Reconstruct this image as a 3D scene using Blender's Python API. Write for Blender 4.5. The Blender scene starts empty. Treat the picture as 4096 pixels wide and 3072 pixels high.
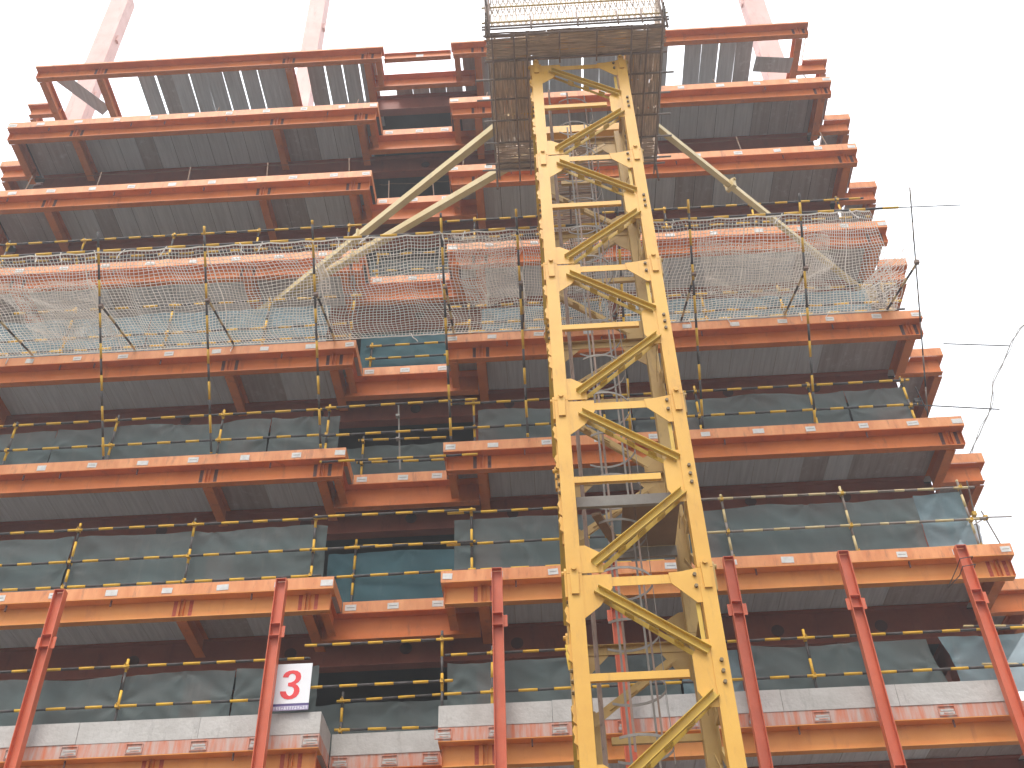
import bpy, math, random
from mathutils import Vector, Matrix, noise
R = random.Random(7)
S = bpy.context.scene
COL = S.collection

# ------------------------------------------------------------------ camera
cam_d = bpy.data.cameras.new("camera")
cam = bpy.data.objects.new("camera", cam_d)
COL.objects.link(cam)
r_ = Vector((0.998, 0.048, -0.027)); w_ = Vector((-0.018, 0.746, 0.666)).normalized()
r_ = (r_ - w_ * r_.dot(w_)).normalized(); u_ = r_.cross(w_)
cam.matrix_world = Matrix(((r_.x, u_.x, -w_.x, 0.0), (r_.y, u_.y, -w_.y, -17.291), (r_.z, u_.z, -w_.z, 1.6), (0, 0, 0, 1)))
cam_d.sensor_width = 36.0
cam_d.lens = 39.06
cam_d.clip_start = 0.1
cam_d.clip_end = 2000.0
S.camera = cam

# ------------------------------------------------------------------ world: overcast daylight
SUN_EL, SUN_AZ = math.radians(60), math.radians(198)   # from behind the camera, a little to its left
wd = bpy.data.worlds.new("World"); S.world = wd; wd.use_nodes = True
nt = wd.node_tree; nt.nodes.clear()
out = nt.nodes.new("ShaderNodeOutputWorld"); bg = nt.nodes.new("ShaderNodeBackground")
sky = nt.nodes.new("ShaderNodeTexSky"); sky.sky_type = 'NISHITA'; sky.sun_disc = False
sky.sun_elevation = SUN_EL; sky.sun_rotation = SUN_AZ; sky.dust_density = 4.0; sky.air_density = 1.2; sky.ozone_density = 1.0
mixn = nt.nodes.new("ShaderNodeMix"); mixn.data_type = 'RGBA'
mixn.inputs[0].default_value = 0.86
mixn.inputs[7].default_value = (10.6, 10.8, 11.2, 1)        # the even white cloud layer
nt.links.new(sky.outputs[0], mixn.inputs[6])
# an overcast sky is about three times brighter overhead than at the horizon
tc_ = nt.nodes.new("ShaderNodeTexCoord"); sx_ = nt.nodes.new("ShaderNodeSeparateXYZ"); mr = nt.nodes.new("ShaderNodeMapRange")
mr.inputs[1].default_value = 0.0; mr.inputs[2].default_value = 1.0; mr.inputs[3].default_value = 0.62; mr.inputs[4].default_value = 1.75
cn = nt.nodes.new("ShaderNodeTexNoise"); cn.inputs["Scale"].default_value = 2.2; cn.inputs["Detail"].default_value = 5
mc = nt.nodes.new("ShaderNodeMapRange"); mc.inputs[3].default_value = 0.88; mc.inputs[4].default_value = 1.12
mm_ = nt.nodes.new("ShaderNodeMath"); mm_.operation = 'MULTIPLY'
vm = nt.nodes.new("ShaderNodeVectorMath"); vm.operation = 'SCALE'
nt.links.new(tc_.outputs['Generated'], sx_.inputs[0]); nt.links.new(sx_.outputs[2], mr.inputs[0])
nt.links.new(tc_.outputs['Generated'], cn.inputs['Vector']); nt.links.new(cn.outputs[0], mc.inputs[0])
nt.links.new(mr.outputs[0], mm_.inputs[0]); nt.links.new(mc.outputs[0], mm_.inputs[1])
nt.links.new(mixn.outputs[2], vm.inputs[0]); nt.links.new(mm_.outputs[0], vm.inputs[3]); nt.links.new(vm.outputs[0], bg.inputs[0])
bg.inputs[1].default_value = 0.085
nt.links.new(bg.outputs[0], out.inputs[0])

sun_d = bpy.data.lights.new("sun", 'SUN'); sun_d.energy = 1.3; sun_d.angle = math.radians(25); sun_d.color = (1, 0.95, 0.88)
sun = bpy.data.objects.new("sun", sun_d); COL.objects.link(sun)
sd = Vector((math.sin(SUN_AZ) * math.cos(SUN_EL), math.cos(SUN_AZ) * math.cos(SUN_EL), math.sin(SUN_EL)))
sun.rotation_euler = sd.to_track_quat('Z', 'Y').to_euler(); sun.location = (0, -30, 60)
S.view_settings.view_transform = 'Standard'; S.view_settings.look = 'None'
S.view_settings.exposure = 0.85; S.view_settings.gamma = 1.0

# ------------------------------------------------------------------ materials
def mat(name, c1, c2=None, rough=0.6, scale=3.0, stretch=(1, 1, 1), metal=0.0, stain=None, stain_amt=0.3, bump=0.0, bscale=40, spec=0.4):
    m = bpy.data.materials.new(name); m.use_nodes = True
    n = m.node_tree; L = n.links; b = n.nodes["Principled BSDF"]
    b.inputs["Roughness"].default_value = rough; b.inputs["Metallic"].default_value = metal
    b.inputs["Specular IOR Level"].default_value = spec
    g = n.nodes.new("ShaderNodeNewGeometry")
    mp = n.nodes.new("ShaderNodeMapping"); mp.inputs["Scale"].default_value = stretch
    L.new(g.outputs["Position"], mp.inputs["Vector"])
    nz = n.nodes.new("ShaderNodeTexNoise"); nz.inputs["Scale"].default_value = scale; nz.inputs["Detail"].default_value = 6; nz.inputs["Roughness"].default_value = 0.62
    L.new(mp.outputs[0], nz.inputs["Vector"])
    cr = n.nodes.new("ShaderNodeValToRGB"); cr.color_ramp.elements[0].position = 0.32; cr.color_ramp.elements[1].position = 0.68
    c2 = c2 or tuple(x * 0.8 for x in c1)
    cr.color_ramp.elements[0].color = (*c2, 1); cr.color_ramp.elements[1].color = (*c1, 1)
    L.new(nz.outputs[0], cr.inputs[0])
    last = cr.outputs[0]
    if stain:
        n2 = n.nodes.new("ShaderNodeTexNoise"); n2.inputs["Scale"].default_value = 1.3; n2.inputs["Detail"].default_value = 8; n2.inputs["Roughness"].default_value = 0.7
        mp2 = n.nodes.new("ShaderNodeMapping"); mp2.inputs["Scale"].default_value = (4, 4, 0.9); mp2.inputs["Location"].default_value = (3, 7, 1)
        L.new(g.outputs["Position"], mp2.inputs["Vector"]); L.new(mp2.outputs[0], n2.inputs["Vector"])
        r2 = n.nodes.new("ShaderNodeValToRGB"); r2.color_ramp.elements[0].position = 0.55; r2.color_ramp.elements[1].position = 0.72
        r2.color_ramp.elements[1].color = (stain_amt,) * 3 + (1,)
        L.new(n2.outputs[0], r2.inputs[0])
        mx = n.nodes.new("ShaderNodeMix"); mx.data_type = 'RGBA'; mx.inputs[7].default_value = (*stain, 1)
        L.new(r2.outputs[0], mx.inputs[0]); L.new(last, mx.inputs[6]); last = mx.outputs[2]
    L.new(last, b.inputs["Base Color"])
    if bump:
        bn = n.nodes.new("ShaderNodeTexNoise"); bn.inputs["Scale"].default_value = bscale; bn.inputs["Detail"].default_value = 4
        bp = n.nodes.new("ShaderNodeBump"); bp.inputs["Strength"].default_value = bump; bp.inputs["Distance"].default_value = 0.02
        L.new(mp.outputs[0], bn.inputs["Vector"]); L.new(bn.outputs[0], bp.inputs["Height"]); L.new(bp.outputs[0], b.inputs["Normal"])
    return m

M = {}
M['orange_low'] = mat('light_orange_primer', (0.82, 0.36, 0.105), (0.72, 0.285, 0.078), 0.42, 1.3, spec=.18, stain=(0.45, 0.15, 0.07), stain_amt=0.4)
M['orange'] = mat('orange_primer', (0.72, 0.225, 0.058), (0.60, 0.165, 0.042), 0.42, 1.6, spec=.18, stain=(0.20, 0.075, 0.045), stain_amt=0.5)
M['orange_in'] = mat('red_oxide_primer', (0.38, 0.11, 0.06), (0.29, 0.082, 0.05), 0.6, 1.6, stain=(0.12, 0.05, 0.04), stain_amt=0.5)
M['strip'] = mat('edge_strip_primer', (0.80, 0.34, 0.135), (0.64, 0.215, 0.068), 0.5, 2.2, (2, 2, .6), stain=(0.26, 0.09, 0.05), stain_amt=0.75)
M['strip_dirty'] = mat('edge_strip_with_grout_runs', (0.52, 0.44, 0.40), (0.60, 0.155, 0.06), 0.7, 3.4, (3.2, 3.2, .35), stain=(0.3, .2, .16), stain_amt=.5)
M['primer_dark'] = mat('bare_steel_joint', (0.14, 0.055, 0.04), (0.085, 0.045, 0.038), 0.6, 6)
M['primer_red'] = mat('touched_up_primer', (0.55, 0.10, 0.04), (0.42, 0.07, 0.03), 0.5, 5)
M['post'] = mat('red_post_paint', (0.68, 0.155, 0.068), (0.57, 0.118, 0.052), 0.42, 2.0, stain=(0.55, 0.28, 0.2), stain_amt=.35)
M['pale_col'] = mat('pale_pink_primer', (0.76, 0.50, 0.45), (0.68, 0.40, 0.35), 0.6, 1.2, stain=(0.3, .15, .12), stain_amt=.4)
M['deck'] = mat('galvanised_deck', (0.74, 0.76, 0.77), (0.56, 0.575, 0.585), 0.45, 2.4, (6, 0.35, 1), metal=0.0, stain=(0.62, 0.62, 0.60), stain_amt=.5)
M['deck2'] = mat('galvanised_deck_stained', (0.56, 0.53, 0.51), (0.42, 0.37, 0.35), 0.5, 1.6, (7, 0.4, 1), metal=0.2, stain=(0.8, 0.8, 0.8), stain_amt=.55)
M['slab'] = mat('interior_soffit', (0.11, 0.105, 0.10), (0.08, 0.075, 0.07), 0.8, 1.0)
M['white'] = mat('white_plate', (0.72, 0.71, 0.68), (0.55, 0.53, 0.50), 0.55, 9)
M['seam'] = mat('plate_slot', (0.30, 0.26, 0.23), None, 0.8, 9)
M['concrete'] = mat('concrete', (0.56, 0.535, 0.505), (0.43, 0.405, 0.375), 0.85, 1.8, (1, 1, 1), stain=(0.25, 0.23, 0.215), stain_amt=.6, bump=.5, bscale=14)
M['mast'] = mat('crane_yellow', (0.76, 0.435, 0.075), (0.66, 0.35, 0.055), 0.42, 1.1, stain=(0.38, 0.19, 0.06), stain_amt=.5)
M['mast_shaded'] = mat('crane_yellow_shaded', (0.54, 0.36, 0.12), (0.42, 0.27, 0.09), 0.55, 1.1, stain=(0.20, 0.12, 0.06), stain_amt=.6)  # duller yellow, with the shade of rear and right sides painted in
M['mast_diag'] = mat('crane_yellow_braces', (0.66, 0.45, 0.065), (0.56, 0.36, 0.05), 0.45, 1.1, stain=(0.30, 0.17, 0.06), stain_amt=.5)
M['bolt'] = mat('bolt_steel', (0.26, 0.18, 0.08), (0.17, 0.12, 0.06), 0.5, 12)
M['brace'] = mat('faded_yellow', (0.70, 0.56, 0.31), (0.60, 0.45, 0.20), 0.5, 1.5, stain=(0.35, 0.25, 0.12), stain_amt=.4)
M['yel'] = mat('pipe_yellow', (0.80, 0.47, 0.03), (0.66, 0.36, 0.03), 0.5, 7)
M['blk'] = mat('pipe_black', (0.055, 0.052, 0.055), (0.10, 0.085, 0.075), 0.55, 7)
M['pipe'] = mat('weathered_pipe', (0.30, 0.25, 0.21), (0.20, 0.15, 0.12), 0.55, 5)
M['coupler'] = mat('coupler_yellow', (0.74, 0.42, 0.03), None, 0.5, 9)
M['rust'] = mat('rusty_tube', (0.31, 0.22, 0.17), (0.22, 0.155, 0.125), 0.7, 4)
M['grey_steel'] = mat('grey_steel', (0.32, 0.30, 0.27), (0.23, 0.21, 0.19), 0.6, 3)
M['rebar'] = mat('rebar', (0.30, 0.19, 0.12), (0.22, 0.13, 0.09), 0.8, 8)
M['string'] = mat('net_string', (0.92, 0.90, 0.87), (0.80, 0.75, 0.70), 0.9, 2.5)
n__ = M['string'].node_tree; tl__ = n__.nodes.new('ShaderNodeBsdfTranslucent'); tl__.inputs[0].default_value = (.9, .87, .83, 1); mx__ = n__.nodes.new('ShaderNodeMixShader'); mx__.inputs[0].default_value = .6
n__.links.new(n__.nodes['Principled BSDF'].outputs[0], mx__.inputs[1]); n__.links.new(tl__.outputs[0], mx__.inputs[2]); n__.links.new(mx__.outputs[0], n__.nodes['Material Output'].inputs[0])
M['bamboo'] = mat('bamboo_strip', (0.66, 0.49, 0.35), (0.30, 0.215, 0.165), 0.75, 7, (1, 1, 1))
M['bamboo_x'] = mat('bamboo_strip_across', (0.80, 0.62, 0.47), (0.30, 0.21, 0.155), 0.75, 5, (.5, 9, 1), stain=(0.25, .17, .13), stain_amt=.5)
M['bamboo_y'] = mat('bamboo_strip_deep', (0.80, 0.62, 0.47), (0.30, 0.21, 0.155), 0.75, 5, (9, .5, 1), stain=(0.25, .17, .13), stain_amt=.5)
M['bamboo2'] = mat('bamboo_slat', (0.82, 0.72, 0.60), (0.50, 0.38, 0.30), 0.75, 7, (4, 4, 1))
M['board'] = mat('plywood', (0.30, 0.20, 0.13), (0.22, 0.15, 0.10), 0.8, 2)
M['sign'] = mat('sign_white', (0.84, 0.84, 0.86), (0.80, 0.80, 0.83), 0.35, 2)
M['red'] = mat('sign_red', (0.78, 0.045, 0.05), (0.74, 0.04, 0.045), 0.4, 2)
M['purple'] = mat('sign_navy', (0.10, 0.07, 0.22), None, 0.4, 2)
M['lilac'] = mat('sign_lilac', (0.42, 0.36, 0.55), None, 0.4, 2)
M['ground'] = mat('site_ground', (0.078, 0.073, 0.066), (0.058, 0.053, 0.049), 0.95, 0.25, bump=.3, bscale=3)

def cloth_mat(name, c1, c2, alpha):
    m = mat(name, c1, c2, 0.8, 0.8, (1.0, 1.0, 1.6), stain=(c1[0] * 1.9, c1[1] * 1.35, c1[2] * 1.25), stain_amt=.35, bump=.25, bscale=9, spec=.25)
    n = m.node_tree; b = n.nodes["Principled BSDF"]; o = n.nodes["Material Output"]
    tr = n.nodes.new("ShaderNodeBsdfTransparent"); tl = n.nodes.new("ShaderNodeBsdfTranslucent")
    tl.inputs[0].default_value = (*[x * 1.4 for x in c1], 1)
    m1 = n.nodes.new("ShaderNodeMixShader"); m1.inputs[0].default_value = 0.22
    m2 = n.nodes.new("ShaderNodeMixShader"); m2.inputs[0].default_value = alpha
    n.links.new(b.outputs[0], m1.inputs[1]); n.links.new(tl.outputs[0], m1.inputs[2])
    n.links.new(m1.outputs[0], m2.inputs[1]); n.links.new(tr.outputs[0], m2.inputs[2]); n.links.new(m2.outputs[0], o.inputs[0])
    return m
M['cloth'] = cloth_mat('green_grey_mesh', (0.150, 0.198, 0.196), (0.14, 0.155, 0.15), 0.22)
M['cloth_b'] = cloth_mat('blue_grey_mesh', (0.21, 0.31, 0.34), (0.18, 0.25, 0.27), 0.16)
M['cloth_t'] = cloth_mat('teal_mesh', (0.075, 0.165, 0.19), (0.06, 0.125, 0.145), 0.06)
M['cloth_w'] = cloth_mat('pale_sheet', (0.55, 0.57, 0.60), (0.45, 0.46, 0.5), 0.1)

# ------------------------------------------------------------------ mesh builder
class MB:
    def __init__(s): s.v = []; s.f = []; s.m = []
    def add(s, vs, fs, mi=0):
        o = len(s.v); s.v += [tuple(v) for v in vs]
        for f in fs: s.f.append(tuple(o + i for i in f)); s.m.append(mi)
    def box(s, x0, x1, y0, y1, z0, z1, mi=0):
        s.add([(x0, y0, z0), (x1, y0, z0), (x1, y1, z0), (x0, y1, z0), (x0, y0, z1), (x1, y0, z1), (x1, y1, z1), (x0, y1, z1)],
              [(0, 3, 2, 1), (4, 5, 6, 7), (0, 1, 5, 4), (1, 2, 6, 5), (2, 3, 7, 6), (3, 0, 4, 7)], mi)
        return s
    def bar(s, p0, p1, w, h, up=(0, 0, 1), mi=0, off=(0, 0)):
        """box beam p0->p1, w across, h along up, shifted by off=(across, up)"""
        p0 = Vector(p0); p1 = Vector(p1); d = (p1 - p0).normalized(); up = Vector(up)
        a = d.cross(up).normalized(); b = a.cross(d).normalized()
        p0 = p0 + a * off[0] + b * off[1]; p1 = p1 + a * off[0] + b * off[1]
        vs = [p + a * (i * w / 2) + b * (j * h / 2) for p in (p0, p1) for i, j in ((-1, -1), (1, -1), (1, 1), (-1, 1))]
        s.add(vs, [(0, 1, 2, 3), (7, 6, 5, 4), (0, 4, 5, 1), (1, 5, 6, 2), (2, 6, 7, 3), (3, 7, 4, 0)], mi)
        return s
    def ibeam(s, p0, p1, h, fw, tw=.01, tf=.016, up=(0, 0, 1), mi=0):
        """p0,p1 on the top face centre line; depth h down"""
        s.bar(p0, p1, fw, tf, up, mi, (0, -tf / 2)); s.bar(p0, p1, fw, tf, up, mi, (0, -h + tf / 2))
        s.bar(p0, p1, tw, h - 2 * tf - .002, up, mi, (0, -h / 2)); return s
    def tube(s, pts, r, n=6, mi=0, cap=True):
        pts = [Vector(p) for p in pts]; o = len(s.v); k = len(pts)
        prev = None
        for i, p in enumerate(pts):
            d = (pts[min(i + 1, k - 1)] - pts[max(i - 1, 0)]).normalized()
            if prev is None:
                t = Vector((0, 0, 1)) if abs(d.z) < .9 else Vector((1, 0, 0)); prev = d.cross(t).normalized()
            a = (prev - d * prev.dot(d)).normalized(); b = d.cross(a); prev = a
            for j in range(n):
                an = 2 * math.pi * j / n; s.v.append(tuple(p + a * (r * math.cos(an)) + b * (r * math.sin(an))))
        for i in range(k - 1):
            for j in range(n):
                s.f.append((o + i * n + j, o + i * n + (j + 1) % n, o + (i + 1) * n + (j + 1) % n, o + (i + 1) * n + j)); s.m.append(mi)
        if cap and n > 2:
            s.f.append(tuple(o + j for j in reversed(range(n)))); s.m.append(mi)
            s.f.append(tuple(o + (k - 1) * n + j for j in range(n))); s.m.append(mi)
        return s
    def stripes(s, p0, p1, r, n=8, step=.3, ph=0., ma=0, mb=1, jit=.04):
        p0 = Vector(p0); p1 = Vector(p1); L = (p1 - p0).length; d = (p1 - p0) / L
        t = 0.; k = 0; nxt = step * (1 - ph % 1.)
        k = int(ph)
        while t < L - 1e-4:
            e = min(L, nxt)
            if e - t > .004: s.tube([p0 + d * t, p0 + d * e], r * (1.06 if k % 2 == 0 else 1.), n, ma if k % 2 == 0 else mb)
            t = e; nxt = t + step + R.uniform(-jit, jit); k += 1
        return s
    def poly(s, pts, nrm, th, mi=0):
        """extrude a planar polygon by th along nrm"""
        nrm = Vector(nrm).normalized(); k = len(pts); pts = [Vector(p) for p in pts]
        vs = pts + [p + nrm * th for p in pts]
        s.add(vs, [tuple(reversed(range(k))), tuple(range(k, 2 * k))] + [(i, (i + 1) % k, (i + 1) % k + k, i + k) for i in range(k)], mi)
        return s
    def hexbolt(s, c, d, r, h, mi=0):
        c = Vector(c); d = Vector(d).normalized(); return s.tube([c, c + d * h], r, 6, mi)
    def mesh(s, name, mats, loc=(0, 0, 0), smooth=False):
        me = bpy.data.meshes.new(name); lx, ly, lz = loc
        me.from_pydata([(x - lx, y - ly, z - lz) for x, y, z in s.v], [], s.f)
        for m in mats: me.materials.append(M[m])
        if len(mats) > 1: me.polygons.foreach_set('material_index', s.m)
        if smooth: me.polygons.foreach_set('use_smooth', [True] * len(s.f))
        me.validate(); me.update(); return me

def root(name, label, cat, loc, group=None):
    o = bpy.data.objects.new(name, None); o.empty_display_size = .2; COL.objects.link(o); o.location = loc
    o['label'] = label; o['category'] = cat
    if group: o['group'] = group
    o['loc0'] = list(loc)
    return o
def part(name, mb, mats, parent, label=None, smooth=False, kind=None):
    """one mesh object below parent; the builder's vertices are in world coordinates"""
    t = parent
    while t.parent: t = t.parent
    loc = tuple(t.location)
    mats = [mats] if isinstance(mats, str) else mats
    o = bpy.data.objects.new(name, mb.mesh(name, mats, loc, smooth)); COL.objects.link(o); o.parent = parent
    if label: o['label'] = label
    if kind: o['kind'] = kind
    return o
def inst(name, me, parent, pos, rot=(0, 0, 0), scale=(1, 1, 1), label=None):
    """a small repeated piece sharing mesh data; pos is in world coordinates"""
    t = parent
    while t.parent: t = t.parent
    o = bpy.data.objects.new(name, me); COL.objects.link(o); o.parent = parent
    o.location = Vector(pos) - t.location; o.rotation_euler = rot; o.scale = scale
    if label: o['label'] = label
    return o
def solo(name, mb, mats, label, cat, group=None, smooth=False, kind=None):
    xs = [v[0] for v in mb.v]; ys = [v[1] for v in mb.v]; zs = [v[2] for v in mb.v]
    loc = ((min(xs) + max(xs)) / 2, (min(ys) + max(ys)) / 2, min(zs))
    mats = [mats] if isinstance(mats, str) else mats
    o = bpy.data.objects.new(name, mb.mesh(name, mats, loc, smooth)); COL.objects.link(o); o.location = loc
    if label: o['label'] = label
    if cat: o['category'] = cat
    if group: o['group'] = group
    if kind: o['kind'] = kind
    return o

# ------------------------------------------------------------------ ground
g = MB(); n = 24
for i in range(n):
    pass
g.box(-600, 600, -600, 600, -1.0, 0.0)
go = bpy.data.objects.new('ground', g.mesh('ground', ['ground'])); COL.objects.link(go); go['kind'] = 'structure'

# ------------------------------------------------------------------ the building
ZL = {i: 30.518 - 3.0 * (i - 1) for i in range(1, 11)}      # finished floor edge of each level, 1 = top
XL, XA, XB, XR = -13.924, -3.786, -1.834, 8.466               # left wing, gap, right wing
XD, YD, XE = 9.201, 1.244, -14.62
YM = 1.75                                                    # main beam
bld = root('steel_building', 'half-built orange steel frame building with open floors and grey metal decks', 'building', (-2.5, 6, 0))

plate_me = MB().box(-.105, .105, -.007, 0, -.062, .062).box(-.075, .075, -.009, -.0072, -.006, .006, 1).mesh('embed_plate', ['white', 'seam'])
plate_me2 = MB().box(-.105, .105, -.007, 0, -.062, .062).mesh('embed_plate', ['white'])
def deck_panel(mat_, w=.488, d=1.55):
    m = MB(); m.box(-w / 2, w / 2, 0, d, 0, .012)
    for k in (-.16, -.0, .16): m.box(k - .012, k + .012, 0.002, d - .002, -.006, -.0005)
    return m.mesh('deck_panel', [mat_])
DP = [deck_panel('deck'), deck_panel('deck2')]
DPr = [deck_panel('deck', .488, .62), deck_panel('deck2', .488, .62)]
BX = dict(L=(-13.72, -12.05, -6.56, -4.27), Rr=(-1.08, 8.16))
stud = MB().box(-.012, .012, -.03, .0, -.12, 0).mesh('hanger_lug', ['primer_dark'])

def level(i):
    z = ZL[i]; far = i <= 2
    top = i == 1
    o = 'orange'
    # floor part: the interior slab and the main beams
    m = MB()
    zs0, zs1 = z - .15, z - .02
    if not top:
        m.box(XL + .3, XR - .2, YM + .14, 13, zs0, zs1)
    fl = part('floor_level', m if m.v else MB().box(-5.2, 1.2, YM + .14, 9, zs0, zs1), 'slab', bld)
    # main beam with round service openings
    m = MB(); zt = z - .172; hb = .72; ym0 = YM
    holes = [-7.9, -4.87, -2.66, -.54, 4.4, 6.35] if i > 4 else [-2.66]
    m.box(XL + .4, XR - .4, YM - .12, YM + .12, zt - .02, zt)
    m.box(XL + .4, XR - .4, YM - .12, YM + .12, zt - hb, zt - hb + .02)
    m.box(XL + .42, XR - .42, YM - .006, YM + .006, zt - hb + .021, zt - .021)
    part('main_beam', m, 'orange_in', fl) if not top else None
    for hx in (holes if not top else []):
        m = MB(); c = Vector((hx, YM - .02, z - .53)); 
        m.tube([c, c + Vector((0, .012, 0))], .12, 14)
        part('service_opening', m, 'primer_dark', fl)
    # cross beams inside
    for bx in (-13.6, -10.0, -6.6, -1.08, 3.5, 8.0):
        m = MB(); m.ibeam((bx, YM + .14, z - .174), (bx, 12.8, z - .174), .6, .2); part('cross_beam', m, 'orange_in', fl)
    for yy in (6.5, 12.6):
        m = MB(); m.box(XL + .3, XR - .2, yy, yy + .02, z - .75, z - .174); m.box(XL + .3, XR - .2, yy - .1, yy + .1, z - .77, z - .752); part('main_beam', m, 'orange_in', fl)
    # front wings
    for side, (x0, x1) in (('L', (XL, XA)), ('R', (XB, XR))):
        # edge strip
        sm = 'strip' if i < 8 else 'strip_dirty'
        zt_, zb_ = (z + .05, z - .18) if not top else (z - .13, z - .18)
        m = MB(); m.box(x0, x1, 0, .012, zb_, zt_)
        part('edge_strip', m, sm, fl)
        for (xs, ya, yb) in ((x0, .0125, YD if side == 'L' else .906), (x1, .0125, .906 if side == 'L' else YD)):
            m = MB(); sg = .012 if xs == x0 else -.012
            m.box(min(xs, xs + sg), max(xs, xs + sg), ya, yb, zb_, zt_); part('edge_strip', m, sm, fl)
        # front beam
        m = MB(); zt = z - .1815; hb = .385
        yw = .20
        m.box(x0 + .001, x1 - .001, 0.0, .30, zt - .014, zt)                 # wide top plate
        m.box(x0 + .06, x1 - .06, yw - .005, yw + .005, zt - hb + .016, zt - .0145)
        m.box(x0 + .06, x1 - .06, yw - .075, yw + .075, zt - hb, zt - hb + .0155)
        part('front_beam', m, 'orange_low' if i >= 7 else o, fl)
        # depth beams of the balcony
        for k, bx in enumerate(BX['L'] if side == 'L' else BX['Rr']):
            m = MB(); h = .40
            m.ibeam((bx, yw + .08, zt - .0002), (bx, YM - .13 if not top else 3.2, zt - .0002), h, .19)
            if side == 'L' and bx == -12.05 and i > 1: pass
            part('balcony_beam', m, 'orange', fl)
        # short return beam by the gap
        bx = x1 - .16 if side == 'L' else x0 + .16
        m = MB(); m.ibeam((bx, yw + .01, zt - .016), (bx, 1.03, zt - .016), .40, .15); part('return_beam', m, o, fl)
        # end plates and stiffeners on the front beam
        for ex in (x0 + .055, x1 - .061):
            m = MB(); m.box(ex, ex + .006, yw - .09, yw - .0055, zt - hb + .016, zt - .0145); part('stiffener', m, o, fl)
        for bx in (BX['L'][1:] if side == 'L' else BX['Rr']):
            for q, (dx, mm) in enumerate(((-.17, 'primer_dark' if i < 7 else 'primer_red'), (.12, 'primer_dark' if i < 7 else 'primer_red'))):
                m = MB(); m.box(bx + dx, bx + dx + .07, yw - .009, yw - .0052, zt - hb + .017, zt - .015)
                for kk in range(4): m.hexbolt((bx + dx + .035, yw - .009, zt - .09 - kk * .07), (0, -1, 0), .012, .012)
                part('splice_plate', m, mm, fl)
            for dx in (-.03, .04):
                m = MB(); m.box(bx + dx - .003, bx + dx + .003, yw - .08, yw - .0055, zt - hb + .016, zt - .0145); part('stiffener', m, o, fl)
        # hanger lugs under the edge
        if not top:
            for bx in ([-12.9, -10.4, -9.6, -8.0, -5.35] if side == 'L' else [-.35, 1.5, 3.9, 6.7]):
                inst('hanger_lug', stud, fl, (bx + R.uniform(-.2, .2), .08, zt - .014))
        # white plates
        if not top:
            xs = [-3.905, -4.76, -5.80, -6.83, -7.86, -8.88, -9.91, -10.94, -11.97, -13.0, -13.8] if side == 'L' else [-1.70, -.83, .22, 1.27, 2.34, 3.40, 4.44, 5.47, 6.49, 7.49, 8.35]
            if i < 8:
                for x in xs: inst('embed_plate', plate_me if R.random() < .6 else plate_me2, fl, (x + R.uniform(-.02, .02), -.0005, z - .078 + R.uniform(-.008, .008)), (0, R.uniform(-.07, .07), 0), (R.uniform(.82, 1.08), 1, R.uniform(.85, 1.05)))
            else:
                for x in xs: inst('embed_pocket', pocket_me, fl, (x + R.uniform(-.06, .06), -.0005, z - .07))
        # deck panels
        xx = x0 + .45 if side == 'L' else x0 + .42
        xx = -13.6 if side == 'L' else -1.55
        k = 0
        while xx < x1 - .1:
            c = xx + .25
            skip = False; rot = 0
            if top:
                if side == 'L' and (c < -11.2 or -6.8 < c < -6.3): skip = True
                if side == 'R' and (c > 6.9 or 4.6 < c < 5.15): skip = True
                rot = R.uniform(-.014, .014)
            if not skip and c < x1 - .1:
                gap = 0
                if top: gap = R.choice((0.0, 0.0, .02, .035))
                dk = (1 if ((side == 'L' and (c < -12.3 or -6.4 < c < -5.6)) or (side == 'R' and (c > 6.6 or c < -.9)) or R.random() < .06) else 0)
                inst('deck_panel', DP[dk], fl, (c + gap, .31 if not top else .24, z - .1675 + R.uniform(0, .010)), (R.uniform(-.003, .003), R.uniform(-.006, .006), rot),
                     (1 - gap * 1.5 if top else 1.0, .92 if not top else 1.6, 1))
            xx += .5; k += 1
        if not top:  # slab on the deck
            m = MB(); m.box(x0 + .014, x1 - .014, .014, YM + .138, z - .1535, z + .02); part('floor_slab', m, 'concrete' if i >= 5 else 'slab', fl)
    # recess between the wings
    zt = z - .1815; y0 = .918
    sm = ('strip' if i < 8 else 'strip_dirty')
    if top:
        m = MB(); m.box(-4.15, -1.2, y0, y0 + .2, zt - .014, zt); m.box(-4.15, -1.2, y0 + .17, y0 + .18, zt - .44, zt - .0145); m.box(-4.15, -1.2, y0 + .1, y0 + .25, zt - .456, zt - .4405)
        part('recess_beam', m, o, fl)
        m = MB(); m.box(XA + .013, XB - .013, .20, .34, zt - .04, zt - .02); m.box(XA + .013, XB - .013, .26, .27, zt - .30, zt - .041); m.box(XA + .013, XB - .013, .20, .34, zt - .32, zt - .301)
        part('tie_beam', m, o, fl); inst('embed_plate', plate_me2, fl, (-2.75, .255, zt - .16))
        m = MB(); m.box(-4.2, -1.15, YM - .12, YM + .12, zt - .02, zt); m.box(-4.2, -1.15, YM - .12, YM + .12, zt - .72, zt - .70); m.box(-4.2, -1.15, YM - .006, YM + .006, zt - .699, zt - .021)
        part('main_beam', m, 'orange_in', fl)
        for q in range(5): inst('deck_panel', DPr[q % 2], fl, (-3.85 + q * .5, y0 + .3, z - .1675), (0, 0, 0), (1, .85, 1)) if q != 0 else None
    else:
        m = MB(); m.box(XA + .013, XB - .013, y0, y0 + .012, z - .18, z + .05); part('edge_strip', m, sm, fl)
        m = MB(); m.box(-4.16, -1.19, y0 + .0, y0 + .24, zt - .014, zt); m.box(-4.16, -1.19, y0 + .195, y0 + .205, zt - .474, zt - .0145); m.box(-4.16, -1.19, y0 + .12, y0 + .28, zt - .49, zt - .4745)
        part('recess_beam', m, o, fl)
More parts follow.
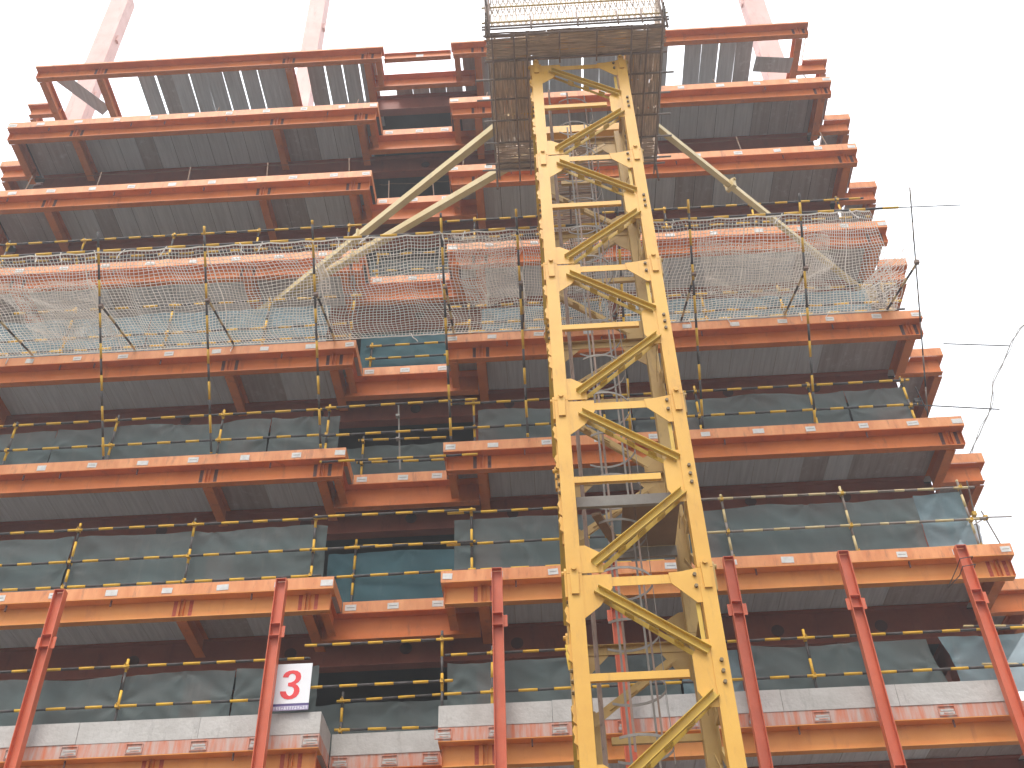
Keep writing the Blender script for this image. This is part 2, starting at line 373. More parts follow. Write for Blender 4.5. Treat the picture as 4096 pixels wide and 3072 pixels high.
        m = MB(); m.box(XA + .015, XB - .015, y0 + .014, YM + .138, z - .1537, z + .02); part('floor_slab', m, 'slab', fl)
        for x in ((-3.62, -2.82, -1.98) if i % 2 else (-3.6, -2.75, -2.05)):
            if i < 8: inst('embed_plate', plate_me, fl, (x, y0 - .0005, z - .078), (0, R.uniform(-.03, .03), 0))
            else: inst('embed_pocket', pocket_me, fl, (x, y0 - .0005, z - .07))
    # stepped back ends
    for (xa, xb, xs) in ((XR + .001, XD, XD), (XE, XL - .001, XE)):
        zt_, zb_ = (z + .05, z - .18) if not top else (z - .13, z - .18)
        m = MB(); m.box(xa, xb, YD, YD + .012, zb_, zt_); part('edge_strip', m, sm if not top else 'strip', fl)
        m = MB(); sg = -.012 if xs == XD else .012
        m.box(min(xs, xs + sg), max(xs, xs + sg), YD + .0125, 12.5, zb_, zt_); part('edge_strip', m, sm if not top else 'strip', fl)
        m = MB(); m.box(xa, xb, YD + .013, YD + .25, zt - .014, zt); m.box(min(xs, xs + sg * 22), max(xs, xs + sg * 22), YD + .2505, 12.5, zt - .014, zt)
        m.box(xa - .3 if xs == XD else xa + .1, xb - .1 if xs == XD else xb + .3, YD + .145, YD + .155, zt - .40, zt - .0145)
        m.box(xa - .3 if xs == XD else xa + .1, xb - .1 if xs == XD else xb + .3, YD + .08, YD + .22, zt - .416, zt - .4005)
        part('end_beam', m, o, fl)
        m = MB(); bx = xs - .17 if xs == XD else xs + .17
        m.ibeam((bx, YD + .23, zt - .0145), (bx, 12.5, zt - .0145), .42, .17); part('end_beam', m, o, fl)
        if not top:
            m = MB(); m.box(min(xa, xb) + .05, max(xa, xb) - .02, YD + .26, 12.4, z - .165, z - .02); part('floor_slab', m, 'deck2', fl)
    # side edge beams of the end bay, from the front beam back to the step
    return fl

pm = MB()
for (a, b, c, d) in ((-.14, .14, .075, .085), (-.14, .14, -.085, -.075)): pm.box(a, b, -.018, 0, c, d)
for a in (-.14, .128): pm.box(a, a + .012, -.018, 0, -.0745, .0745)
pm.box(-.12, .12, -.006, 0, -.06, -.01, 1).box(-.10, .11, -.010, -.0062, .0, .03, 1).box(-.06, .09, -.012, -.0062, -.045, -.03, 0)
pocket_me = pm.mesh('embed_pocket', ['strip_dirty', 'concrete'])
floors = {i: level(i) for i in range(1, 11)}

# gaps on the top level: loose grey strip lying diagonally
m = MB(); m.bar((-13.35, .32, ZL[1] - .21), (-12.35, YM - .15, ZL[1] - .21), .42, .012); part('loose_deck_sheet', m, 'deck', floors[1])
m = MB(); m.bar((6.95, 1.0, ZL[1] - .60), (8.05, 1.12, ZL[1] - .60), .5, .012); part('loose_deck_sheet', m, 'deck2', floors[1])

# columns
for cx, w, pale in ((-13.6, .62, True), (-6.62, .54, True), (7.95, .66, True), (-1.08, .5, False), (3.4, .5, False)):
    for (za, zb, mm) in ((0, ZL[2] - .2, 'orange_in'), (ZL[2] - .2, 38.0 if pale else ZL[1] - .2, 'pale_col' if pale else 'orange_in')):
        m = MB(); yc = YM + .45
        m.box(cx - w / 2, cx + w / 2, yc - .25, yc + .25, za + (.001 if za else 0), zb)
        if zb > 31 :
            for zz in (31.9, 35.2): m.box(cx - w / 2 - .05, cx - w / 2 - .0005, yc - .1, yc + .05, zz, zz + .35); m.box(cx + w / 2 + .0005, cx + w / 2 + .07, yc - .1, yc + .05, zz, zz + .3)
        part('column', m, mm, bld, label='pale pink steel column rising above the roof line' if zb > 31 else None)
    for cyy in (6.5, 12.6):
        m = MB(); m.box(cx - w / 2, cx + w / 2, cyy - .25, cyy + .25, 0, ZL[2] - .9); part('column', m, 'orange_in', bld)

# partitions of the core deep inside (dark behind the open bays)
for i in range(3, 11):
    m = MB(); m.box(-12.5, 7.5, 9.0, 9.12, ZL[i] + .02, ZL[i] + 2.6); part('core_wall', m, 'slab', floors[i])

# concrete upstand on level 8
def upstand(x0, x1, y0, y1):
    m = MB(); x = x0
    z = ZL[8]; k = max(1, round((x1 - x0) / 1.9)); w = (x1 - x0) / k
    for j in range(k):
        a, b = x0 + j * w + .003, x0 + (j + 1) * w - .003; d = R.uniform(-.004, .004)
        m = MB(); m.box(a, b, y0 + d, y1, z + .0505, z + .43 + R.uniform(-.008, .008)); part('concrete_upstand', m, 'concrete', floors[8])
upstand(XL, XA, -.01, .14); upstand(XB, 7.6, -.01, .14); upstand(XA + .02, XB - .02, .90, 1.05)
m = MB(); m.box(XA - .14, XA, .142, .898, ZL[8] + .0505, ZL[8] + .43); part('concrete_upstand', m, 'concrete', floors[8])
m = MB(); m.box(XB, XB + .14, .142, .898, ZL[8] + .0505, ZL[8] + .43); part('concrete_upstand', m, 'concrete', floors[8])
m = MB(); m.box(8.05, 8.5, -.06, .35, ZL[8] + .0505, ZL[8] + .75); part('concrete_upstand', m, 'concrete', floors[8], label='rough broken concrete block at the right corner')

# ------------------------------------------------------------------ red steel posts standing in front
posts = [(-8.66, 'leftmost red steel post, in front of the left wing'), (-4.66, 'red steel post beside the sign with the number 3'), (-.80, 'red steel post just right of the recess between the wings'),
         (1.25, 'red steel post seen through the yellow crane mast'), (3.32, 'red steel post just right of the yellow crane mast'), (5.35, 'second red steel post from the right edge'), (7.42, 'rightmost red steel post with black wire tied round it')]
for q, (px, lab) in enumerate(posts):
    t = root('steel_post', lab, 'steel post', (px, -.30, 0), 'red steel posts in front of the lower floors')
    ztop = ZL[7] - .16
    m = MB(); a = .095; y0, y1 = -.36, -.20
    m.box(px - a, px - a + .012, y0, y1, 0, ztop); m.box(px + a - .012, px + a, y0, y1, 0, ztop); m.box(px - a + .0125, px + a - .0125, y1 - .06, y1 - .05, 0, ztop - .02)
    part('shaft', m, 'post', t)
    for zz in (11.45, 11.22, 8.45, 8.22, 5.4):
        m = MB(); m.box(px - a + .0125, px + a - .0125, y0 + .004, y1 - .0605, zz, zz + .01); part('stiffener', m, 'post', t)
    m = MB(); m.box(px + a + .0005, px + a + .07, -.31, -.295, 11.20, 11.42); part('lug', m, 'post', t)
    if q not in (1, 2, 6):
        m = MB(); m.box(px - a - .07, px - a - .0005, -.31, -.295, 11.20, 11.42); part('lug', m, 'post', t)
    m = MB(); m.box(px - a + .0125, px + a - .0125, y0, y0 + .1, ztop - .012, ztop); part('cap_plate', m, 'post', t)
m = MB()
for dz in (0, .16):
    m.tube([(7.55, -.38, 11.93 + dz), (7.32, -.38, 11.9 + dz), (7.30, -.18, 11.84 + dz), (7.15, .12, 11.78), ], .009, 5)
    m.tube([(7.55, -.38, 11.93 + dz), (7.54, -.18, 11.9 + dz)], .009, 5)
solo('tie_wire', m, 'blk', 'black wire wound round the rightmost red post', 'wire')

# ------------------------------------------------------------------ striped guard rails
def rails(name_label, x0, x1, y, zs, posts_, zbase, group, ptop=.12, old=False, ends=None, coup=True, step=.3):
    t = root('guard_rail', name_label, 'guard rail', ((x0 + x1) / 2, y, zbase), group)
    A, B = ('yel', 'blk')
    for k, z in enumerate(zs):
        m = MB(); e = (0, 0)
        dz = R.uniform(-.02, .02)
        if old:
            m.stripes((x0, y, z - dz), (x1, y, z + dz), .024, 8, step * .9, R.random() * 2, 0, 1, .12)
            part('rail', m, ['brace', 'pipe'], t, smooth=True)
        else:
            m.stripes((x0, y, z - dz), (x1, y, z + dz), .0245, 8, step, R.random() * 2)
            part('rail', m, [A, B], t, smooth=True)
    for px in posts_:
        m = MB(); lean = R.uniform(-.03, .03)
        m.stripes((px, y + .05, zbase), (px + lean, y + .05, max(zs) + ptop + R.uniform(0, .08)), .024, 8, step, R.random() * 2)
        part('upright', m, ['brace', 'pipe'] if old else [A, B], t, smooth=True)
        for z in zs:
            if coup:
                m = MB(); f = (z - zbase) / (max(zs) + ptop - zbase); cx = px + lean * f
                m.box(cx - .028, cx + .028, y - .03, y + .08, z - .03, z + .03).tube([(cx, y - .03, z + .01), (cx + .01, y - .06, z + .035)], .009, 6)
                part('coupler', m, 'coupler', t)
    return t
GR = 'black and yellow guard rails along the floor edges'
Y0 = .10
rails('striped rails on the left wing, first floor edge above the safety net', -14.0, XA + .05, Y0, (22.55, 21.87), (-12.6, -10.75, -8.55, -6.45, -4.25), ZL[4] + .05, GR)
rails('striped rails on the right wing, first floor edge above the safety net', -1.9, 8.2, Y0, (22.52, 21.85), (-1.2, 3.4, 5.5, 7.6), ZL[4] + .05, GR)
rails('striped rails behind the safety net on the left wing', -14.0, XA, Y0, (20.08, 19.18, 18.80), (-12.5, -10.4, -8.1, -5.9, -3.95), ZL[5] + .05, GR)
rails('striped rails behind the safety net on the right wing', XB, 8.2, Y0, (19.52, 18.98, 18.72), (-1.3, 1.6, 3.9, 5.6, 7.9), ZL[5] + .05, GR)
rails('striped rails on the left wing, first floor edge below the safety net', -14.0, -4.05, Y0, (16.69, 16.02), (-12.9, -10.83, -8.69, -6.45, -4.24), ZL[6] + .05, GR)
rails('striped rails on the right wing, first floor edge below the safety net', -1.75, 7.75, Y0, (16.66, 16.0), (-1.21, 1.45, 3.35, 5.67, 7.62), ZL[6] + .05, GR)
rails('pair of striped rails across the gap below the safety net', -4.3, -1.15, Y0 - .06, (16.69, 15.94, 15.26), (), ZL[6], GR)
rails('striped rails on the left wing, middle row between net and red posts', -14.0, -4.05, Y0, (13.95, 13.23, 12.68), (-13.1, -11.0, -8.84, -6.6, -4.25), ZL[7] + .05, GR)
rails('faded worn rails on the right wing just above the red posts', 2.4, 8.25, Y0, (13.92, 13.18, 12.60), (3.5, 5.77, 7.97), ZL[7] + .05, GR, old=True)
rails('striped rails between the gap and crane mast, above the red posts', -1.75, 2.38, Y0, (13.91, 13.2, 12.62), (-1.28, 1.35), ZL[7] + .05, GR)
rails('striped rails across the gap above the red posts', -4.3, -1.2, Y0 - .06, (13.93, 13.2, 12.58), (), ZL[7], GR)
rails('striped rails above the concrete edge on the left wing', -14.0, -4.1, Y0, (11.01, 10.27), (-11.7, -9.9, -7.33), ZL[8] + .43, GR)
rails('striped rails above the concrete edge on the right wing', -1.75, 8.3, Y0, (10.93, 10.22), (-.95, 1.3, 4.48), ZL[8] + .43, GR)
rails('striped rails across the gap above the concrete edge', -4.2, -1.6, Y0 - .05, (11.21, 10.42), (-1.78,), ZL[8] + .1, GR)
# rails along the recessed floor edges
for z, zz, lab in ((ZL[5], (.82, .42), 'short striped rails in the recess directly under the net'), (ZL[6], (1.03, .43), 'short striped rails in the recess below the teal sheet'),
                   (ZL[7], (1.35, .68), 'short striped rails in the recess level with the middle row'), (ZL[8], (1.12, .55), 'short striped rails in the recess above the concrete edge'), (ZL[4], (.95, .35), 'short striped rails in the recess behind the top of the net')):
    rails(lab, XA + .03, XB - .03, 1.02, [z + q for q in zz], (-3.65,), z + .05, GR)
# thin dirty standard in the gap
m = MB(); m.tube([(-2.80, Y0 + .05, 16.75), (-2.74, Y0 + .3, 15.25)], .02, 6); m.box(-2.84, -2.76, Y0, Y0 + .1, 16.42, 16.47).box(-2.83, -2.75, Y0 + .1, Y0 + .2, 15.9, 15.94)
solo('scaffold_tube', m, 'grey_steel', 'dirty grey upright tube hanging in the gap below the safety net', 'scaffold tube')

# ------------------------------------------------------------------ mesh sheets behind the rails
def sheet(x0, x1, y, z0, z1, mname, label, sag=.05, sag_n=2.1, group='mesh sheets hung behind the guard rails', fold=1., slant0=0, slant1=0):
    nx = max(8, int((x1 - x0) / .045)); nz = 22; m = MB(); vs = []
    sd = R.uniform(0, 90)
    for j in range(nz + 1):
        t = j / nz
        for i in range(nx + 1):
            s = i / nx; x = x0 + (x1 - x0) * s
            xx = x + slant0 * (1 - t) * (1 - s) + slant1 * (1 - t) * s
            pull = abs(math.sin(math.pi * (x - x0) / sag_n + sd))
            z = z0 + (z1 - z0) * t - sag * pull * t ** 2 * (0.6 + .8 * noise.noise((x * .9, sd, 0)))
            a = noise.noise((x * 1.1 + z * .6, z * .5, sd)) * .055 + (abs(noise.noise((x * 2.2 + z * 1.9, z * 1.2 - x * .4, sd + 5))) - .2) * .05 + noise.noise((x * 9 - z * 5, z * 2.5, sd)) * .006
            # creases fan out from the tied points
            for (tx, tz) in ((x0, z0 + (z1 - z0) * .5), (x1, z0 + (z1 - z0) * .5), (x0 + (x1 - x0) * .55, z1)):
                dx, dz = xx - tx, z - tz; rr = math.hypot(dx, dz) + .05
                a += .022 * math.sin(7 * math.atan2(dz, abs(dx) + .02) + sd) * math.exp(-rr * 1.5)
            edge = math.sin(math.pi * t) * (.05 if slant0 or slant1 else .006)
            zz = z
            xq = xx + (edge if i == 0 else (-edge if i == nx else 0)) * 1.0
            vs.append((xq, y + a * fold, zz))
    fs = [(j * (nx + 1) + i, j * (nx + 1) + i + 1, (j + 1) * (nx + 1) + i + 1, (j + 1) * (nx + 1) + i) for j in range(nz) for i in range(nx)]
    m.add(vs, fs)
    return solo('mesh_sheet', m, mname, label, 'mesh sheet', group, smooth=True)
SH = [(-13.9, -9.98, 15.50, 16.65, 'cloth', 'dark grey-green sheet, leftmost in the row just below the net'), (-9.96, -5.47, 15.50, 16.66, 'cloth', 'long dark grey-green sheet, middle of the left wing below the net'),
      (-5.45, -4.02, 15.50, 16.68, 'cloth', 'creased grey-green sheet at the right end of the left wing below the net'),
      (-1.15, 2.0, 15.50, 16.60, 'cloth', 'grey-green sheet left of and behind the crane mast, row below the net'), (2.02, 6.40, 15.50, 16.60, 'cloth', 'long grey-green sheet right of the crane mast, row below the net'),
      (6.42, 7.68, 15.50, 16.62, 'cloth', 'short creased grey sheet at the right end of the row below the net'),
      (-13.9, -8.95, 12.52, 13.90, 'cloth', 'green-grey sheet at the left edge, middle row'), (-8.93, -4.05, 12.52, 13.92, 'cloth', 'green-grey sheet right of a yellow upright, middle row of the left wing'),
      (-1.62, 2.6, 12.52, 13.87, 'cloth', 'blue-green sheet left of and behind the mast, middle row'), (2.62, 7.10, 12.52, 13.84, 'cloth', 'wide grey-green sheet behind worn rails, right wing above the red posts'),
      (7.12, 8.02, 12.52, 13.90, 'cloth_b', 'narrow bluish wavy sheet at the right end above the red posts'),
      (-13.9, -7.4, 9.86, 10.93, 'cloth', 'dark grey-green sheet behind the leftmost red post'), (-7.38, -5.42, 9.86, 10.95, 'cloth', 'greenish sheet ending at the slit left of the number 3 sign'),
      (-5.40, -3.95, 9.86, 10.95, 'cloth', 'creased grey sheet behind the number 3 sign'),
      (-1.72, 2.25, 9.80, 10.86, 'cloth', 'blue-green sheet above the pale concrete edge, left of the mast'), (2.28, 3.3, 9.80, 10.86, 'cloth_b', 'small bluish sheet seen behind the right leg of the mast'),
      (3.32, 6.55, 9.86, 10.92, 'cloth', 'wrinkled green sheet between the red posts on the right'), (6.78, 8.35, 9.86, 10.94, 'cloth_b', 'creased translucent sheet at the bottom right corner behind the rightmost red post'),
      (-13.9, -8.6, 18.52, 19.98, 'cloth_b', 'pale blue sheet behind the safety net at the left edge'), (-8.58, -4.5, 18.52, 20.0, 'cloth_b', 'pale blue sheet behind the safety net, left wing near the braces'),
      (-1.05, 1.8, 18.52, 19.62, 'cloth_b', 'blue-green sheet behind the net just left of the mast'), (2.1, 7.55, 18.52, 19.55, 'cloth_b', 'long pale teal sheet behind the net on the right wing')]
for (x0, x1, z0, z1, mm, lab) in SH:
    s1 = .22 if x1 == 6.55 else 0; s0 = .1 if x0 == 6.78 else 0
    sheet(x0, x1, .25, z0, z1, mm, lab, sag=.07, slant0=s0, slant1=s1, fold=1.15)
sheet(XA - .12, XB + .1, 1.12, ZL[5], ZL[5] + 1.30, 'cloth_t', 'bright teal sheet in the recess just below the safety net')
sheet(XA - .4, XB + .5, 1.14, ZL[6] - .02, ZL[6] + .98, 'cloth', 'dark sheet with pale spots in the recess below the teal one')
sheet(XA - .4, XB + .5, 1.14, ZL[7] - .02, ZL[7] + 1.30, 'cloth_t', 'dark teal sheet in the recess above the sign with the number')
sheet(XA - .4, XB + .5, 1.14, ZL[8] + .1, ZL[8] + 1.12, 'cloth', 'dark green sheet in the recess above the concrete edge')
sheet(XA - .1, XB + .1, 1.14, ZL[4] - .02, ZL[4] + .9, 'cloth', 'dark sheet in the recess behind the middle of the net')
sheet(7.9, 8.4, .75, 12.55, 13.55, 'cloth_w', 'small white translucent sheet at the right corner above the red posts', slant0=.1, fold=1.6)

# ------------------------------------------------------------------ number sign
t = root('number_sign', 'white sign board with a big red 3 beside a red post', 'sign', (-4.2, -.08, 9.96))
def sx(u): return -4.60 + u * .60
YS = -.09
m = MB(); m.box(-4.62, -4.00, YS, YS + .02, 10.075, 10.80); part('panel', m, 'sign', t)
m = MB(); m.box(-4.62, -4.00, YS + .001, YS + .02, 10.035, 10.074); part('band', m, 'purple', t)
m = MB(); m.box(-4.62, -4.00, YS + .001, YS + .02, 9.955, 10.034); part('band', m, 'lilac', t)
m = MB()
O3 = [(693,648),(715,590),(760,545),(830,515),(920,502),(1010,515),(1075,560),(1093,630),(1080,690),(1040,740),(970,785),(1020,815),(1055,870),(1058,930),(1035,990),(985,1045),(900,1085),(810,1095),(730,1080),(670,1040),(642,985),(637,935),(762,933),(775,970),(800,1005),(835,1027),(880,1015),(920,975),(938,920),(930,870),(900,842),(805,827),(812,760),(880,750),(935,725),(970,680),(975,630),(955,590),(905,567),(860,580),(830,610),(812,648)]
pts3 = []
for (a_, b_) in O3:                                               # drawn on a grid 790 wide, 810 high that leans 85 to the left
    q = ((b_ - 380) + (a_ - 550) * 30 / 790) / (810 + 85 * -30 / 790); p = ((a_ - 550) + 85 * q) / 790
    pts3.append((-4.62 + .62 * p, YS - .0008, 10.80 - .725 * q))
m.poly(pts3, (0, -1, 0), .004)
part('numeral', m, 'red', t)
m = MB()
for k in range(13):                                               # the small line of characters, too small to read in the photograph
    x = -4.59 + k * .045; z = 9.965; w = .034; h = .055
    if R.random() < .8: m.box(x, x + w, YS - .001, YS + .0008, z + h - .008, z + h)
    m.box(x + w * .4, x + w * .4 + .007, YS - .0012, YS + .0008, z, z + h - .009)
    if R.random() < .7: m.box(x + .002, x + w - .002, YS - .0011, YS + .0008, z + h * .45, z + h * .45 + .007)
    if R.random() < .5: m.box(x + .001, x + .008, YS - .0013, YS + .0008, z, z + h * .43)
    if R.random() < .5: m.box(x + w - .008, x + w - .001, YS - .0013, YS + .0008, z, z + h * .43)
part('lettering', m, 'sign', t)

# ------------------------------------------------------------------ safety net on raking poles
PX = [-13.0, -10.95, -8.68, -6.5, -4.29, -1.67, -.14, 1.9, 3.34, 5.58, 7.80]
plabs = ['raking pole beyond the left edge carrying the net', 'raking striped pole at the left edge of the net', 'raking striped pole above the leftmost red post', 'raking striped pole, second fully seen from the left',
         'raking striped pole at the right end of the left wing', 'raking striped pole at the left end of the right wing', 'raking striped pole just left of the crane mast', 'raking striped pole hidden behind the crane mast',
         'raking striped pole just right of the crane mast', 'raking striped pole in the middle of the right wing net', 'thin raking pole against the white sky at the right']
ZB_, YO, ZO = 15.57, -2.62, 18.93
def pole_pt(px, t): return Vector((px, -.03 + (YO + .03) * t, ZB_ + (ZO - ZB_) * t))
for k, (px, lab) in enumerate(zip(PX, plabs)):
    t = root('raking_pole', lab, 'scaffold pole', (px, -.03, ZB_), 'raking poles that hold out the safety net')
    m = MB(); dx = R.uniform(-.05, .05); a = pole_pt(px, 0); b = pole_pt(px, 1.09); a.x += dx * .3; b.x += 0
    thin = k == len(PX) - 1
    m.stripes(a, b, .0245 if not thin else .015, 8, .34, R.random() * 2, jit=.05)
    part('tube', m, ['yel', 'blk'] if not thin else ['pipe', 'blk'], t, smooth=True)
    m = MB(); c = pole_pt(px, .73); e = Vector((px + (.02 if px < 1 else -.03), .02, 18.63)); c.x += .04
    m.stripes(c, e, .024, 8, .34, R.random() * 2); part('strut', m, ['brace', 'blk'], t, smooth=True)
    m = MB(); m.box(px - .02, px + .065, c.y - .04, c.y + .04, c.z - .04, c.z + .04); part('coupler', m, 'rust', t)
def net(x0, x1, label, inset=0., cell=.074, seed=0., rail=True, ybot=-.015):
    t = root('safety_net', label, 'safety net', ((x0 + x1) / 2, -1.3, 18.63), 'safety nets stretched out from the floor edge')
    def P(x, s):
        # s = 0 outer rail, 1 floor edge; sags between the poles
        xo = x
        if inset: xo = x - inset * (1 - s) * max(0, (x - (x1 - 2.0)) / 2.0)
        y = YO + (ybot - YO) * s; z = ZO - .05 + (18.60 - ZO + .05) * s
        sp = 2.1; ph = (x - PX[2]) / sp
        sag = .16 * math.sin(math.pi * s) * (0.55 + .45 * abs(math.sin(math.pi * ph))) + (.04 * abs(math.sin(math.pi * ph * 3)) if s < .15 else 0)
        n1 = noise.noise((x * .55, s * 1.6, seed)); n2 = noise.noise((x * 1.7, s * 4, seed + 4)); n3 = noise.noise((x * 6, s * 14, seed + 9))
        k = math.sin(math.pi * min(1, max(0, s))) ** .6
        return Vector((xo + (.30 * n1 + .10 * n2) * k + .012 * n3, y + (.10 * noise.noise((x * .8, s * 2, seed + 20)) + .035 * n2 + .012 * n3) * k, z - sag + .12 * n2 * k + .012 * n3))
    m = MB(); nx = int((x1 - x0) / cell); ns = 35; r = .0076
    grid = [[P(x0 + (x1 - x0) * i / nx, j / ns) for j in range(ns + 1)] for i in range(nx + 1)]
    for i in range(nx + 1): m.tube(grid[i], r * (1 if i % 34 else 1.9), 3, 0, False)
    for j in range(ns + 1): m.tube([grid[i][j] for i in range(nx + 1)], r if j not in (0, ns) else r * 2.2, 3, 0, False)
    part('netting', m, 'string', t, kind='stuff')
    # folded doubled edges
    m = MB()
    for q in range(int((x1 - x0) / .7)):
        x = x0 + .35 + q * .7 + R.uniform(-.2, .2); s = 0 if R.random() < .6 else 1
        a = P(min(x, x1), s); pts = [a + Vector((0, 0, .06))]; d = Vector((R.uniform(-.04, .04), 0, -.05))
        for w in range(4): pts.append(pts[-1] + d + Vector((R.uniform(-.03, .03), R.uniform(-.02, .02), -.02)))
        m.tube(pts, .012, 5)
    part('tie_cord', m, 'string', t, kind='stuff')
    m = MB(); zz = ZO
    m.stripes((x0, YO + .02, ZO), (x1 - inset + .6 * (inset > 0), YO + .02, ZO), .0245, 8, .34, .3)
    part('outer_rail', m, ['yel', 'blk'], t, smooth=True)
    return P
net(-14.0, -4.29, 'white string net hanging over the left wing', seed=1.)
net(-4.27, -.14, 'white string net over the recess between the wings, crossed by pale braces', seed=2.)
net(-.12, 1.85, 'bunched white net just left of and behind the crane mast', seed=3., cell=.05)
net(1.9, 7.95, 'white string net over the right wing beside the sky', inset=1.0, seed=4.)
# doubled, torn pieces
def patch(c, wx, ws, label, seed, dens=.045):
    m = MB(); n = int(wx / dens); k = int(ws / dens)
    def P(a, b):
        x = c[0] + (a - .5) * wx + .3 * (b - .5) * wx * .4; q = noise.noise((a * 3, b * 3, seed)) * .22
        return Vector((x + q, c[1] + (b - .5) * ws + noise.noise((a * 4, b * 4, seed + 3)) * .14, c[2] - .12 * math.sin(math.pi * a) + noise.noise((a * 5, b * 5, seed + 6)) * .10 - (b - .5) * ws * .13))
    G = [[P(a / n, b / k) for b in range(k + 1)] for a in range(n + 1)]
    for a in range(n + 1): m.tube(G[a], .0048, 3, 0, False)
    for b in range(k + 1): m.tube([G[a][b] for a in range(n + 1)], .0048, 3, 0, False)
    return solo('net_patch', m, 'string', label, 'net', 'loose doubled net pieces', kind=None)
patch((-.75, -1.55, 18.95), 1.3, 1.7, 'crumpled second layer of net just left of the mast', 5)
patch((-9.9, -1.2, 18.72), 1.9, 1.5, 'doubled net layer low on the left wing', 6)
patch((5.0, -1.4, 18.72), 2.6, 1.4, 'doubled net layer right of the mast', 8)
# bunched closing strip at the right end
m = MB()
for k in range(26):
    a = k / 25; p = Vector((8.0, YO * (1 - a) * .72, 18.66 + .22 * (1 - a))); q = Vector((7.05 + .25 * (1 - a) + .5 * a * a, -.35 * (1 - a) - .05, 18.62 + .45 * (1 - a)))
    pts = [p + (q - p) * (w / 8) + Vector((R.uniform(-.03, .03), R.uniform(-.04, .04), R.uniform(-.03, .03))) for w in range(9)]
    m.tube(pts, .006, 3, 0, False)
for k in range(12):
    b = k / 11; pts = []
    for w in range(14):
        a = w / 13; p = Vector((8.0, YO * (1 - a) * .72, 18.66 + .22 * (1 - a))); q = Vector((7.05 + .25 * (1 - a) + .5 * a * a, -.35 * (1 - a) - .05, 18.62 + .45 * (1 - a)))
        pts.append(p + (q - p) * b + Vector((R.uniform(-.03, .03), R.uniform(-.04, .04), R.uniform(-.03, .03))))
    m.tube(pts, .006, 3, 0, False)
solo('net_patch', m, 'string', 'bunched triangular net edge at the right end of the safety net', 'net', 'loose doubled net pieces')

# ------------------------------------------------------------------ rope barriers on the upper floors
def rope(x0, x1, y, z, stakes, label, zb):
    t = root('rope_barrier', label, 'rope barrier', ((x0 + x1) / 2, y, zb), 'thin rope and rebar barriers on upper floors')
    m = MB(); pts = []
    xs = [x0] + list(stakes) + [x1]
    for a, b in zip(xs[:-1], xs[1:]):
        for k in range(6): s = k / 6; pts.append((a + (b - a) * s, y, z - .05 * math.sin(math.pi * s)))
    pts.append((x1, y, z)); m.tube(pts, .007, 4); part('rope', m, 'rebar', t)
    for s in stakes:
        m = MB(); l = R.uniform(-.10, .04) if s < 0 else R.uniform(-.1, -.02); m.tube([(s, y - .02, zb), (s + l, y + .02, z + .14)], .016, 6); part('stake', m, 'rebar', t)
rope(-13.3, XA, .3, 25.42, (-12.9, -11.0, -8.62, -6.55, -4.4), 'rusty line on bent rebar stakes, third floor edge from the top, left wing', ZL[3] + .05)
rope(-1.7, 8.3, .3, 25.40, (-1.5, 3.6, 5.7, 7.9), 'rusty line on bent rebar stakes, third floor edge from the top, right wing', ZL[3] + .05)
rope(XA, XB, 1.1, 25.4, (-3.5, -2.3), 'short rusty line across the recess, third floor edge from the top', ZL[3] + .05)
for (x, lab) in ((-8.4, 'bent rebar stake left on the second floor edge, left wing'), (-4.5, 'bent rebar stake near the left wing corner, second floor edge'), (-.9, 'bent rebar stake left of the bamboo platform'), (5.6, 'rebar stake under the loose deck panels, right wing'), (8.1, 'rebar stake leaning at the top right corner')):
    m = MB(); m.tube([(x, .3, ZL[2] + .05), (x + (.08 if x < 0 else -.16), .35, ZL[2] + .75)], .016, 6)
    solo('rebar_stake', m, 'rebar', lab, 'rebar stake', 'rebar stakes on the second floor edge')

# ------------------------------------------------------------------ tower crane mast
MX0, MX1, MY0, MY1 = .30, 2.085, -5.58, -3.79
CX, CY = (MX0 + MX1) / 2, (MY0 + MY1) / 2
HW = (MX1 - MX0) / 2; HS = (MY1 - MY0) / 2; LW = .185; SEC = 2.807; ZJ0 = 8.905 - 3 * SEC
crane = root('tower_crane', 'tall yellow lattice tower crane mast in front of the building', 'tower crane', (CX, CY, 0))
def F(face, u, d, z):
    """point on face 0..3: u along the face (left to right seen from outside), d outward"""
    if face == 0: return Vector((CX + u, MY0 - d, z))
    if face == 1: return Vector((MX1 + d, CY + u, z))
    if face == 2: return Vector((CX - u, MY1 + d, z))
    return Vector((MX0 - d, CY - u, z))
NR = [Vector((0, -1, 0)), Vector((1, 0, 0)), Vector((0, 1, 0)), Vector((-1, 0, 0))]
def chan(m, p, q, nr, h=.105, dp=.055, th=.008):
    """channel lying on a face: web on the face, flanges outward"""
    p = Vector(p); q = Vector(q); d = (q - p).normalized(); up = nr.cross(d).normalized()
    if up.z < 0: up = -up
    m.bar(p + nr * (-.0), q + nr * (-.0), th, h, up)
    for s in (1, -1): m.bar(p + up * (s * (h / 2 - th / 2)) + nr * (dp / 2 + th / 2 + .0005), q + up * (s * (h / 2 - th / 2)) + nr * (dp / 2 + th / 2 + .0005), dp, th, up)
bolt_me = MB().hexbolt((0, 0, 0), (0, -1, 0), .024, .032).mesh('bolt', ['bolt'])
